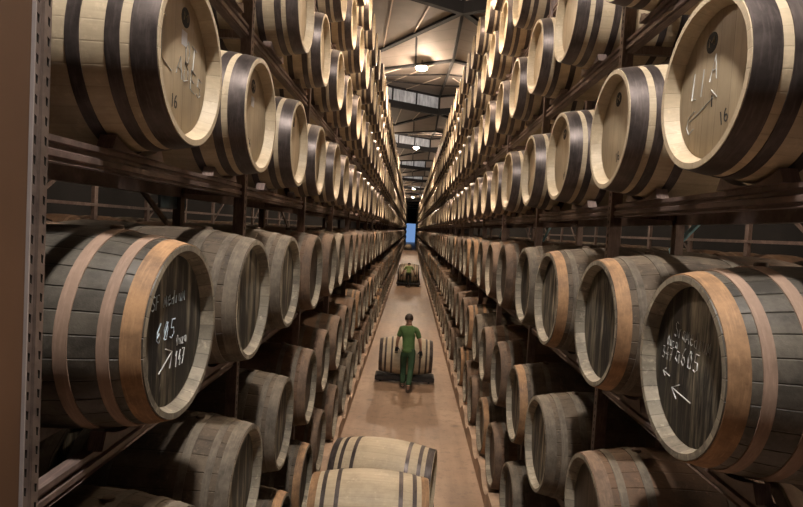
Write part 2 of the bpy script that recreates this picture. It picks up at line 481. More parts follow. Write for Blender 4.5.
# ------------------------------------------------------------------ ceiling lamps, and the lamps added to light hall and gaps
lens_bm = bmesh.new(); bmesh.ops.create_icosphere(lens_bm, subdivisions=3, radius=.17)
for v in lens_bm.verts: v.co.z *= .42
lens_src = mesh_of(lens_bm, 'lens', M['chalk'])
lens_of = {}
def lens(e, warm):
    if (e, warm) not in lens_of:
        me = lens_src.copy(); me.materials.clear(); me.materials.append(emit('lamp_glow', LAMP_FAR if warm else LAMP_COL, e)); lens_of[(e, warm)] = me
    return lens_of[(e, warm)]
def housing(prof):
    hb = bmesh.new(); lathe_x(hb, prof, 24)
    for v in hb.verts: v.co = Vector((v.co.y, v.co.z, v.co.x))
    return mesh_of(hb, 'housing', M['beam'])
small_me = housing([(.022, .19), (.035, .19), (.09, .10), (.15, .05), (.15, 0)])
cap_me = housing([(.055, .06), (.065, .06), (.15, .03), (.15, 0)])
LN = ['at the camera end of the aisle', 'added above the gap between camera and largest lamp', 'under a roof fold, largest lamp in view', 'added to light the aisle, second largest, further down the roof',
      'tiny and bright above the distant casks', 'added to light the aisle, last and tiniest along the roof']
for i, (x, y, e, warm, h) in enumerate(LAMPS):
    t = bpy.data.objects.new('ceiling_lamp', None); C.objects.link(t); t.location = (x, y, CAMZ+h)
    if abs(x) < 1: tag(t, 'round white ceiling lamp '+LN[i], 'lamp', 'ceiling lamps along the aisle')
    else: tag(t, 'added lamp out of sight, lighting the ceiling and gaps between tiers', 'lamp', 'added lamps above the racks and in neighbouring aisles')
    link('lens', lens(e, warm), t); link('housing', small_me if abs(x) < 1 else cap_me, t)
    bm = bmesh.new(); box(bm, -.015, .015, -.015, .015, .14, .3 if h > 4 else 5.0); obj('rod', bm, M['beam'], t, smooth=False)

# ------------------------------------------------------------------ the racks
BAY = 2.4
TIERS = [  # words, kind, centre height
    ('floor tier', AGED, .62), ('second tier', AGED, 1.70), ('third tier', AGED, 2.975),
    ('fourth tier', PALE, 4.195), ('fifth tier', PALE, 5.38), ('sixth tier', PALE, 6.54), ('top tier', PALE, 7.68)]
RAIL_IN = .27                   # rail set back behind the heads
SIDES = {-1: dict(x=XL, y0=1.86, off=(.70, 1.88), word='the rack with the brown end panel'), 1: dict(x=XR, y0=1.75, off=(.70, 1.82), word='the rack opposite the brown end panel')}
PALE_N, AGED_N, DETAIL_D = 37, 50, 10.5

def saddle_bm(r, gap, w=.21):
    bm = bmesh.new(); rr = r+.018
    n = 8; prof = [(-w-.03, -r-gap), (w+.03, -r-gap)]
    for i in range(n+1):
        y = w-2*w*i/n; prof.append((y, -math.sqrt(rr*rr-y*y)))
    prism_x(bm, prof, -.035, .035)
    return bm

def in_view(x, y, z, r):
    for a in (-1, -.5, 0, .5, 1):
        for b in (-1, -.5, 0, .5, 1):
            p = project((x, y+a*r*.95, z+b*r*.95))
            if p and 0 < p[0] < 803 and 0 < p[1] < 507: return True
    return False

def rail_prof(s, x, zt):
    """ribbed rail, face towards the aisle (-s side); xz outline"""
    p = [(0, 0), (0, -.022), (.014, -.029), (.014, -.044), (0, -.051), (0, -.074), (.012, -.080), (.012, -.088), (.002, -.095), (.06, -.095), (.06, 0)]
    return [(x+s*a, zt+b) for a, b in p]

SADDLES = {'pale': mesh_of(saddle_bm(PALE.r(PALE.L/2-RAIL_IN), PALE.gap), 'saddle', M['rack'], 30), 'aged': mesh_of(saddle_bm(AGED.r(AGED.L/2-RAIL_IN), AGED.gap), 'saddle', M['rack'], 30)}
PLACES = []                      # every cask place: side, tier index, order along, x of head, y, z
for s, S in SIDES.items():
    rack = bpy.data.objects.new('cask_rack', None); C.objects.link(rack); rack.location = (S['x']+s*RAIL_IN, S['y0'], 0)
    tag(rack, 'tall brown steel cask rack '+('with the perforated upright beside the brown end panel' if s < 0 else 'facing the end panel side'), 'rack', 'cask racks along the aisle')
    P = Matrix.Translation(rack.location).inverted()
    def part(name, bm, mats, smooth=False, **kw):
        o = obj(name, bm, mats, rack, smooth=smooth, **kw); o.matrix_parent_inverse = P; return o
    rx = S['x']+s*RAIL_IN; bx = S['x']+s*(PALE.L-.24)
    for ti, (tn, k, zc) in enumerate(TIERS):
        zt = zc-k.r(k.L/2-RAIL_IN)-k.gap
        bm = bmesh.new()
        if ti == 0:
            ys = [S['y0']+BAY*(q//2)+S['off'][q % 2] for q in range(-2, 60)]
            x0, x1 = sorted((S['x']-s*.05, S['x']+s*.30)); rr = k.rb+.028; top = .27
            for a, b in zip(ys, ys[1:]):          # one crest between each two casks, hollowed to their bellies
                prof = [(a, 0)]
                for q in range(9):
                    t = q/8*(math.sqrt(rr*rr-(zc-top)**2)); prof.append((a+t, zc-math.sqrt(rr*rr-t*t)))
                for q in range(8, -1, -1):
                    t = q/8*(math.sqrt(rr*rr-(zc-top)**2)); prof.append((b-t, zc-math.sqrt(rr*rr-t*t)))
                prof.append((b, 0))
                prism_x(bm, prof, x0, x1)
            box(bm, min(S['x']+s*.3, S['x']+s*.95), max(S['x']+s*.3, S['x']+s*.95), S['y0']-.1, LEN-10, 0, zc-k.rb-.02)
            bmesh.ops.recalc_face_normals(bm, faces=bm.faces)
            part('kerb', bm, M['kerb'])
        else:
            pr = rail_prof(s, rx, zt)
            prism_y(bm, pr if s > 0 else pr[::-1], S['y0'], LEN-10); bmesh.ops.recalc_face_normals(bm, faces=bm.faces)
            part('rail', bm, M['rack'])
            bm = bmesh.new(); box(bm, bx-.03, bx+.03, S['y0'], LEN-10, zt-.12, zt-.005); part('rear_rail', bm, M['rack'])
    # uprights, one each side of every two casks
    near_holes = True
    for j in range(0, 60):
        y = S['y0']+BAY*j
        bm = bmesh.new()
        if j == 0 and s < 0:
            # perforated omega post: two holed faces towards the aisle and a web between
            xf = rx-s*.035
            def holed(x, y0, y1, z0, z1, pitch):
                n = int((z1-z0)/pitch); 
                def q(a, mi=0):
                    vs = [bm.verts.new(p) for p in a]; bm.faces.new(vs).material_index = mi
                for i in range(n):
                    a, b = z0+i*pitch, z0+(i+1)*pitch; w_ = y1-y0
                    u0, u1, v0, v1 = y0+w_*.28, y0+w_*.72, a+pitch*.30, a+pitch*.64
                    o4 = [(x, y0, a), (x, y1, a), (x, y1, b), (x, y0, b)]
                    i4 = [(x, u0+.002, v0), (x, u1-.002, v0-.006), (x, u1, v1), (x, u0, v1+.006)]
                    d4 = [(px+s*.02, py, pz) for px, py, pz in i4]
                    for e in range(4):
                        f = (e+1) % 4
                        q([o4[e], o4[f], i4[f], i4[e]]); q([i4[e], i4[f], d4[f], d4[e]], 1)
                    q(d4, 1)
            holed(xf, y-.032, y-.005, 0, 8.3, .066); holed(xf-s*.012, y+.003, y+.032, 0, 8.3, .066)
            box(bm, xf+s*.021, xf+s*.09, y-.032, y+.032, 0, 8.3)
            box(bm, xf-s*.0, xf-s*.012, y-.005, y+.003, 0, 8.3)
            box(bm, xf-s*.004, xf+s*.02, y-.038, y-.032, 0, 8.3, 2)
            part('upright', bm, [M['bare_steel'], M['hole'], M['panel_edge']])
        else:
            xf = rx+s*.0
            bw = .032
            box(bm, xf-s*.02, xf+s*.06, y-bw, y+bw, 0, 8.3)
            if j < 2:
                for q in range(160): 
                    z = .08+q*.05
                    f = bm.faces.new([bm.verts.new(p) for p in ((xf-s*.0212, y-.008, z), (xf-s*.0212, y+.008, z), (xf-s*.0212, y+.008, z+.022), (xf-s*.0212, y-.008, z+.022))]); f.material_index = 1
            part('upright', bm, [M['rack'], M['hole']])
        if j < 40:
            bm = bmesh.new(); box(bm, bx-.03, bx+.03, y-.035, y+.035, 0, 8.3)
            for ti, (tn, k, zc) in enumerate(TIERS[1:]):
                zt = zc-k.r(k.L/2-RAIL_IN)-k.gap
                box(bm, min(rx, bx), max(rx, bx), y-.02, y+.02, zt-.09, zt-.03)
            part('rear_upright', bm, M['rack'])
    for y in ([4.25, 9.05, 13.85, 18.65] if s > 0 else [4.1, 8.9, 13.7]):
        bm = bmesh.new(); beam_between(bm, (S['x']+s*1.12, y+.30, CAMZ+.20), (S['x']+s*1.12, y+.78, CAMZ-.06), .02, .045)
        o = part('brace', bm, M['blue'] if s > 0 else M['bare_steel'])
        if s > 0: o['label'] = 'blue painted diagonal brace'
    # cask places
    nsad = 0; rest_s = bmesh.new()
    for ti, (tn, k, zc) in enumerate(TIERS):
        ymax = LEN-11
        j = 0; order = 0
        while True:
            y = S['y0']+BAY*(j//2)+S['off'][j % 2]; j += 1
            if y > ymax: break
            xh = S['x']
            if not in_view(xh, y, CAMZ*0+zc, k.rh) and y < 12: continue
            order += 1
            PLACES.append((s, ti, order, xh, y, zc))
    mine = sorted([p for p in PLACES if p[0] == s], key=lambda p: p[4])
    for n, (_, ti, order, xh, y, zc) in enumerate(mine):
        k = TIERS[ti][1]
        if ti == 0: continue
        if n < 110:
            o = link('saddle', SADDLES['pale' if k is PALE else 'aged'], rack); o.matrix_parent_inverse = P; o.location = (xh+s*RAIL_IN, y, zc)
        elif y < 70:
            r = k.r(k.L/2-RAIL_IN); box(rest_s, xh+s*RAIL_IN-.035, xh+s*RAIL_IN+.035, y-.2, y+.2, zc-r-k.gap, zc-r-.016)
    o = part('saddle', rest_s, M['rack']); o['kind'] = 'stuff'
    # the next rack over, glimpsed between the tiers
    nb = bpy.data.objects.new('cask_rack', None); C.objects.link(nb); nb.location = (S['x']+s*4.42, S['y0'], 0)
    tag(nb, 'dim steel rack glimpsed through the gap '+('behind the chalk-marked SF medium cask' if s < 0 else 'behind the blue brace'), 'rack', 'racks of the neighbouring aisles')
    for j in range(14):
        bm = bmesh.new(); box(bm, -.03, .03, -.05, .05, 0, 5.2); obj('upright', bm, M['rack'], nb, smooth=False, loc=(0, 1.2*1.6*j, 0))
        if j % 2:
            bm = bmesh.new(); beam_between(bm, (0, 0, CAMZ-.1), (0, .9, CAMZ+.5), .03, .05); obj('brace', bm, M['rack'], nb, smooth=False, loc=(0, 1.2*1.6*j, 0))
    bm = bmesh.new(); box(bm, -.04, .04, 0, 25, CAMZ+.10, CAMZ+.15); obj('rail', bm, M['rack'], nb, smooth=False)
    if s < 0:
        # brown cladding sheet closing the end of the rack, nearer than the perforated post
        bm = bmesh.new(); box(bm, rx-.9, rx+.030, S['y0']-.30, S['y0']-.275, 0, 8.3)
        box(bm, rx+.020, rx+.030, S['y0']-.275, S['y0']-.042, 0, 8.3)
        part('end_panel', bm, M['panel'])['label'] = 'flat brown sheet panel'
        bm = bmesh.new(); box(bm, bx-.02, bx, 3.95, 4.4, CAMZ+.06, CAMZ+.30); part('rear_sheet', bm, M['blue_grey'])['label'] = 'blue grey sheet'

# ------------------------------------------------------------------ casks in the racks
near_aged = {   # (side, tier, order) -> look
    (-1, 2, 1): 'rust', (-1, 2, 2): 'grey', (-1, 2, 3): 'grey', (-1, 2, 4): 'brown', (1, 2, 1): 'rust', (1, 2, 2): 'tan', (1, 2, 3): 'tan', (1, 2, 4): 'grey',
    (-1, 1, 1): 'grey', (-1, 1, 2): 'grey', (-1, 1, 3): 'grey', (-1, 1, 4): 'brown', (1, 1, 1): 'brown', (1, 1, 2): 'grey', (1, 1, 3): 'tan', (1, 1, 4): 'brown'}
proto = {}
casks = {}
rest = {'pale': [], 'aged': []}
AGED_ADJ = {'rust': 'aged cask with orange hoops', 'grey': 'dusty grey aged cask', 'tan': 'aged cask with rusty end hoop', 'brown': 'brown aged cask'}
cnt = {'pale': 0, 'aged': 0}
for place in sorted(PLACES, key=lambda p: p[4]):
    s, ti, order, xh, y, zc = place
    k = TIERS[ti][1]; kn = 'pale' if k is PALE else 'aged'
    lim = 300
    if cnt[kn] >= lim:
        rest[kn].append(place); continue
    cnt[kn] += 1
    if kn == 'pale': look = 'pale'
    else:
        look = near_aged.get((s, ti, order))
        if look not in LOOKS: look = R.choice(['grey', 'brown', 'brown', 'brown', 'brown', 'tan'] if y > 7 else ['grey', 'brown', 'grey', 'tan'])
    det = y < DETAIL_D
    key = (kn, look, det)
    name = 'pale_oak_cask' if kn == 'pale' else 'aged_oak_cask'
    if key not in proto:
        c = proto[key] = make_cask(name, k, look, det, kn, bungx=.20 if kn == 'aged' else 0.0)
    else: c = copy_tree(proto[key])
    jx = R.uniform(-.018, .018) if y > 4 else R.uniform(-.008, .008)
    c.location = (xh+s*(k.L/2+jx), y+R.uniform(-.010, .010)*(y > 4), zc)
    c.rotation_euler = (R.uniform(-.06, .06) if y > 3 else 0, R.uniform(-.004, .004), (0 if s < 0 else PI)+R.uniform(-.016, .016))
    adj = 'pale new oak cask' if kn == 'pale' else AGED_ADJ[look]
    tag(c, '%s, %s along %s, %s' % (adj, nth(order), TIERS[ti][0], 'rack with the end panel' if s < 0 else 'opposite rack'),
        'cask', '%s casks on the %s' % (kn, 'rack with the end panel' if s < 0 else 'opposite rack'))
    casks[(s, ti, order)] = c

def merged(name, places, k, looks, label, group, rear):
    """everything beyond the individually built casks, as one object"""
    src = whole_bm(k, 14); 
    vs = [v.co.copy() for v in src.verts]; src.verts.index_update()
    fs = [([v.index for v in f.verts], f.material_index) for f in src.faces]; src.free()
    V, F, MI = [], [], []
    for n, (s, ti, order, xh, y, zc) in enumerate(places):
        b = len(V); cx = xh+s*(k.L/2+R.uniform(-.02, .02))
        m = -s
        V += [(cx+m*v.x, y+m*v.y, zc+v.z) for v in vs]
        F += [[b+i for i in f] for f, _ in fs]
        o = R.choice([0, 4]) if len(looks) > 1 else 0
        MI += [mi+o for _, mi in fs]
    me = bpy.data.meshes.new(name); me.from_pydata(V, [], F)
    for lk in looks:
        st, h1, h2, hd, ch = (M[x] for x in LOOKS[lk])
        for m in (st, h1, hd, ch): me.materials.append(m)
    me.polygons.foreach_set('material_index', MI)
    for p in me.polygons: p.use_smooth = True
    me.set_sharp_from_angle(angle=math.radians(35))
    o = link(name, me); tag(o, label, 'cask', group, 'stuff'); return o
rear_p, rear_a = [], []
for s, S in SIDES.items():
    for ti in (1, 2, 3, 4, 5):
        for j in range(36):
            y = S['y0']+BAY*(j//2)+S['off'][j % 2]
            rear_a.append((s, ti, 0, S['x']+s*1.16, y, TIERS[ti][2]))
            if ti == 2: rear_a.append((s, ti, 0, S['x']+s*4.6, y, TIERS[ti][2]))
merged('distant_pale_casks', rest['pale']+rear_p, PALE, ['pale'], 'pale oak casks crowding the far ends of both racks', 'rest of the pale casks', rear_p)
merged('distant_aged_casks', rest['aged']+rear_a, AGED, ['brown', 'grey'], 'brown aged casks crowding the far ends and rear rows of both racks', 'rest of the aged casks', rear_a)

# ------------------------------------------------------------------ marks on the heads
STROKES = {
 'S': [[(.9,.9),(.5,1),(.1,.8),(.3,.55),(.8,.4),(.8,.1),(.4,0),(0,.12)]], 'P': [[(.1,0),(.1,1),(.7,.95),(.8,.7),(.1,.5)]], 'F': [[(.1,0),(.1,1),(.8,1)],[(.1,.55),(.6,.55)]],
 'm': [[(0,0),(.1,.7),(.4,.2),(.7,.75),(.95,0)]], 'e': [[(.1,.4),(.8,.4),(.6,.75),(.2,.6),(.1,.2),(.5,0),(.9,.15)]], 'd': [[(.8,1),(.8,0),(.2,.05),(.1,.4),(.7,.5)]],
 'i': [[(.4,.6),(.4,0)]], 'u': [[(.1,.65),(.15,.1),(.6,.05),(.8,.65)],[(.8,.65),(.85,0)]], 'C': [[(.8,.85),(.4,1),(.1,.5),(.3,.05),(.8,.12)]],
 '6': [[(.7,1),(.2,.6),(.1,.2),(.5,0),(.8,.25),(.5,.5),(.15,.3)]], '0': [[(.5,1),(.15,.6),(.3,.05),(.7,.05),(.85,.6),(.5,1)],[(.2,.1),(.75,.95)]], 'O': [[(.5,1),(.15,.6),(.3,.05),(.7,.05),(.85,.6),(.5,1)]],
 '5': [[(.9,1),(.3,1),(.2,.55),(.7,.55),(.8,.2),(.4,0),(.1,.1)]], 'a': [[(.8,.6),(.3,.65),(.1,.2),(.5,.05),(.8,.5),(.85,0)]], 'z': [[(.1,.6),(.7,.6),(.1,0),(.8,0)]], 'r': [[(.2,0),(.2,.6)],[(.2,.4),(.6,.65)]],
 'G': [[(.85,.85),(.4,1),(.1,.5),(.3,.02),(.8,.1),(.8,.45),(.5,.45)]], '1': [[(.2,.7),(.5,1),(.5,0)]], '4': [[(.6,1),(.1,.4),(.9,.4)],[(.65,.6),(.65,0)]], '7': [[(.1,1),(.9,1),(.4,0)],[(.3,.5),(.8,.55)]],
 '3': [[(.1,.95),(.7,.95),(.4,.55),(.8,.4),(.6,.02),(.1,.1)]], 'T': [[(0,1),(1,1)],[(.5,1),(.5,0)]], 'D': [[(.1,0),(.1,1),(.7,.8),(.8,.3),(.1,0)]], 'E': [[(.9,1),(.1,1),(.1,0),(.9,0)],[(.1,.5),(.7,.5)]],
 'A': [[(0,0),(.5,1),(1,0)],[(.2,.4),(.8,.4)]], 'L': [[(.1,1),(.1,0),(.8,0)]], 'I': [[(.5,1),(.5,0)]], ' ': [], '.': [[(.4,0),(.45,.08)]], '2': [[(.1,.8),(.5,1),(.8,.7),(.1,0),(.9,0)]],
}
def ribbon(bm, pts, x, wdt):
    """a chalk line lying on the head plane, 2 mm proud"""
    tube(bm, [(x+.001, p[0], p[1]) for p in pts], wdt/2, 6)
def write(bm, s, x, y, z, h, wd=.62, th=.006, slope=0.0, slant=.1):
    for i, ch in enumerate(s):
        for st in STROKES[ch]:
            ribbon(bm, [(y+(i*wd+px*wd*.8)*h+slant*pz*h, z+pz*h+slope*(i*wd+px*wd)*h) for px, pz in st], x, th)
def mark(c, name, bm, mat, label=None):
    hd = [o for o in c.children if o.name.startswith('head')][0]
    o = obj(name, bm, mat, hd, angle=60)
    if label: o['label'] = label
    return o
xa = AGED.L/2-AGED.chime; xp = PALE.L/2-PALE.chime
def chalked(c, x, mat, label, words=(), lines=(), th=.004):
    bm = bmesh.new()
    for text, y, z, h, kw in words: write(bm, text, x, y, z, h, th=th, **kw)
    for a in lines: ribbon(bm, a, x, th)
    mark(c, 'chalk_marking', bm, mat, label)
c = casks[(-1, 2, 1)]
chalked(c, xa, M['chalk_blue'], 'pale chalk writing SF medium', [('SF medium', -.22, .115, .062, dict(slope=.03))], th=.0055)
chalked(c, xa, M['chalk_blue'], 'bluish chalk number 605', [('605', -.17, -.035, .085, dict(wd=.8))], th=.0055)
chalked(c, xa, M['chalk'], 'small white chalk word', [('Ouza', .04, -.085, .05, {})], th=.005)
chalked(c, xa, M['chalk'], 'white chalk number 147', [('147', .03, -.185, .075, dict(wd=.5))], th=.006)
chalked(c, xa, M['chalk'], 'white chalk arrow', (), ([(-.13, -.175), (.0, -.10)], [(-.07, -.075), (.0, -.10), (-.02, -.175)]), .006)
c = casks[(1, 2, 1)]
chalked(c, xa, M['chalk'], 'thin chalk word', [('Sramedium', -.15, .105, .07, dict(wd=.52, slope=-.09))], th=.0035)
chalked(c, xa, M['chalk'], 'small thin chalk word', [('Ouza', -.22, .05, .045, dict(slope=-.02))], th=.0035)
chalked(c, xa, M['chalk'], 'chalk number 347', [('347', -.265, -.02, .06, {})], th=.004)
chalked(c, xa, M['chalk'], 'chalk writing a605', [('a605', -.13, -.01, .08, dict(wd=.7, slope=-.03))], th=.004)
chalked(c, xa, M['chalk'], 'small white chalk arrow', (), ([(-.17, -.09), (-.24, -.08)], [(-.21, -.062), (-.24, -.08), (-.215, -.10)]), .005)
chalked(c, xa, M['chalk'], 'large white chalk arrow', (), ([(.04, -.155), (-.14, -.135)], [(-.07, -.105), (-.14, -.135), (-.09, -.175)]), .006)

def disc(bm, x, y, z, r, ry=None, n=24, th=.0015, mi=0):
    vs = [bm.verts.new((x+th, y+(ry or r)*math.cos(2*PI*i/n), z+r*math.sin(2*PI*i/n))) for i in range(n)]
    ws = [bm.verts.new((x-.001, v.co.y, v.co.z)) for v in vs]
    bm.faces.new(vs).material_index = mi
    for i in range(n): bm.faces.new((ws[i], ws[(i+1) % n], vs[(i+1) % n], vs[i])).material_index = mi
def stamp(c, y, z, r=.045):
    bm = bmesh.new(); disc(bm, xp, y, z, r)
    bmesh.ops.recalc_face_normals(bm, faces=bm.faces)
    for a in ([(y-.02, z-.015), (y-.02, z+.02), (y, z), (y+.02, z+.02), (y+.02, z-.015)],): tube(bm, [(xp+.002, p[0], p[1]) for p in a], .002, 6, 1)
    mark(c, 'round_stamp', bm, [M['black_ink'], M['pale_head']], 'round black stamp')
def number(c, y, z, size, tilt=0):
    bm = text_bm('16', size, xp+.001); 
    for v in bm.verts: v.co.y, v.co.z = v.co.y*.8*math.cos(tilt)-v.co.z*math.sin(tilt)+y, v.co.y*.8*math.sin(tilt)+v.co.z*math.cos(tilt)+z
    mark(c, 'stencil_number', bm, M['black_ink'], 'black stencilled number 16')
def sticker(c, y, z, w_=.03):
    bm = bmesh.new(); box(bm, xp-.001, xp+.001, y-w_, y+w_, z-w_*1.1, z+w_*1.1); mark(c, 'label_sticker', bm, M['sticker'])
for key, sy, sz, ny, nz, st in (((-1, 3, 1), .03, .215, -.06, -.185, (.025, .12)), ((-1, 3, 2), -.02, .19, -.06, -.19, (-.02, .09)), ((-1, 3, 3), -.02, .19, -.06, -.19, None),
                          ((1, 3, 1), -.045, .19, .095, -.16, None), ((1, 3, 2), -.02, .20, .03, -.17, None), ((1, 3, 3), -.02, .20, .03, -.17, None)):
    c = casks.get(key)
    if not c: continue
    stamp(c, sy, sz); number(c, ny, nz, .085, .25 if key[0] > 0 else 0)
    if st: sticker(c, *st)
c = casks[(-1, 3, 1)]
chalked(c, xp, M['chalk'], 'white chalk letters OT', [('OT', .03, .02, .105, dict(wd=.7, slope=-.15))], th=.005)
chalked(c, xp, M['chalk'], 'white chalk letters ADE5', [('ADE5', -.05, -.055, .09, dict(wd=.85, slope=-.2))], th=.005)
chalked(c, xp, M['chalk'], 'thin white chalk angle', (), ([(-.23, .19), (-.17, .15)], [(-.21, .15), (-.20, -.03), (-.10, -.06)]), .005)
c = casks[(1, 3, 1)]
chalked(c, xp, M['chalk'], 'white chalk letter A', [('A', -.04, .02, .11, {})], th=.0045)
chalked(c, xp, M['chalk'], 'white chalk strokes LI', [('LI', -.19, -.03, .12, dict(wd=.5))], th=.0045)
chalked(c, xp, M['chalk'], 'white chalk curved arrow', (), ([(-.19, -.125), (-.06, -.08), (.0, -.055)], [(-.15, -.085), (-.20, -.105), (-.215, -.15), (-.19, -.185), (-.15, -.165)], [(-.02, -.02), (.03, -.06)]), .0045)
bm = bmesh.new(); tube(bm, [(xp+.001, -.01, -.045), (xp+.001, -.005, -.095)], .003, 6); mark(c, 'stencil_tick', bm, M['black_ink'])

# ------------------------------------------------------------------ trolleys with casks down the aisle
def trolley(x, y, z, wx, wy, label, rz=0.0, th=.07):
    t = bpy.data.objects.new('cask_trolley', None); C.objects.link(t); t.location = (x, y, 0); t.rotation_euler = (0, 0, rz)
    tag(t, label, 'trolley')
    bm = bmesh.new(); box(bm, -wx/2, wx/2, -wy/2, wy/2, z-th, z); bmesh.ops.bevel(bm, geom=bm.edges[:], offset=.008, segments=1, affect='EDGES')
    obj('platform', bm, M['dark_wood'], t, smooth=False)
    wr = (z-th)/2
    for sx in (-1, 1):
        for sy in (-1, 1):
            bm = bmesh.new(); lathe_x(bm, [(-.02, 0), (-.02, wr*.9), (-.012, wr), (.012, wr), (.02, wr*.9), (.02, 0)], 20)
            obj('wheel', bm, M['rubber'], t, loc=(sx*(wx/2-.12), sy*(wy/2-.10), wr))
            bm = bmesh.new(); box(bm, -.035, .035, -.012, .012, -wr*.1, z-th-wr); obj('fork', bm, M['rack'], t, smooth=False, loc=(sx*(wx/2-.12), sy*(wy/2-.10), wr))
    return t
def chock_row(t, ys, z):
    for y in ys:
        bm = bmesh.new(); prof = [(y-.05, z), (y+.05, z), (y+.012, z+.05), (y-.012, z+.05)]
        prism_x(bm, prof, -.5, .5); bmesh.ops.recalc_face_normals(bm, faces=bm.faces)
        obj('chock', bm, M['dark_wood'], t, smooth=False)
cart_proto = {}
def cart_cask(x, y, zb, rz, det, label, group, look='pale', k=CART, sc_=1.0):
    key = (det, look)
    if key not in cart_proto: c = cart_proto[key] = make_cask('pale_oak_cask', k, look, det, 'cart', bungx=0.0, both=True)
    else: c = copy_tree(cart_proto[key])
    c.location = (x, y, zb+k.rb*sc_+.005); c.rotation_euler = (R.uniform(1.6, 2.3), 0, rz); c.scale = (sc_,)*3
    tag(c, label, 'cask', group); return c
# nearest trolley, three casks lying across the aisle
ZN = .335
t = trolley(-.2, 5.35, ZN, 1.3, 2.95, 'low dark trolley under the pale casks lying across the aisle at the bottom')
cart_cask(-.15, 6.14, ZN, math.radians(-9), True, 'pale oak cask lying across the aisle, highest of the close trolley load', 'casks on the close trolley')
f2 = cart_cask(-.25, 5.30, ZN, math.radians(1), True, 'pale oak cask across the aisle with a rusty brown patch by its end hoop', 'casks on the close trolley')
cart_cask(-.24, 4.40, ZN, math.radians(-1), True, 'pale oak cask cut off by the bottom edge, in front of the rusty patched one', 'casks on the close trolley')
for ch in list(f2.children):
    if ch.data.name.startswith('cart_hoop_0'):
        ch.data = ch.data.copy(); ch.data.materials.clear(); ch.data.materials.append(M['rust_hoop']); ch['label'] = 'rusty brown end hoop'
# the walking man's trolley
trolley(.05, 12.85, .15, 1.36, .42, 'low dark trolley pushed by the walking man in the green shirt', th=.10)
cart_cask(.05, 12.85, .155, math.radians(.5), True, 'pale oak cask lying on the trolley pushed by the walking man', 'casks on the trolleys', sc_=1.08)
# the far man's trolley
trolley(.03, 37.05, .2, 1.5, 5.0, 'trolley loaded with casks in front of the stooping far man')
for i, (dx, w_) in enumerate(((.0, 'closest to the stooping far man'), (.03, 'second from the stooping far man'), (.05, 'third from the stooping far man'),
                          (.02, 'fourth from the stooping far man'), (.04, 'fifth from the stooping far man'))):
    cart_cask(dx, 35.1+.99*i, .2, R.uniform(-.06, .06), False, 'pale oak cask lying across the trolley, '+w_, 'casks on the trolleys', sc_=1.17)
trolley(-.25, 97.0, .2, 1.5, 2.0, 'tiny farthest trolley in the aisle before the bright doorway')
for y, w_ in ((96.5, 'facing the camera'), (97.5, 'behind its twin')):
    cart_cask(-.25, y, .2, 0, False, 'pale cask on the tiny farthest trolley, '+w_, 'casks on the trolleys', k=CART)

# ------------------------------------------------------------------ people
def skin_mesh(joints, bones, name, mat, levels=2, root=None):
    me = bpy.data.meshes.new(name)
    names = list(joints); me.from_pydata([joints[n][0] for n in names], [(names.index(a), names.index(b)) for a, b in bones], [])
    o = bpy.data.objects.new(name, me); C.objects.link(o)
    sk = o.modifiers.new('s', 'SKIN'); sk.use_smooth_shade = True
    if not me.skin_vertices: me.skin_vertices.new()
    for i, n in enumerate(names):
        r = joints[n][1]; sv = me.skin_vertices[0].data[i]
        sv.radius = r if isinstance(r, tuple) else (r, r); sv.use_root = (n == (root or names[0]))
    ss = o.modifiers.new('b', 'SUBSURF'); ss.levels = levels; ss.render_levels = levels
    dg = bpy.context.evaluated_depsgraph_get(); dg.update()
    out = bpy.data.meshes.new_from_object(o.evaluated_get(dg)); out.name = name
    bpy.data.objects.remove(o)
    out.materials.clear(); out.materials.append(mat)
    for p in out.polygons: p.use_smooth = True
    return out

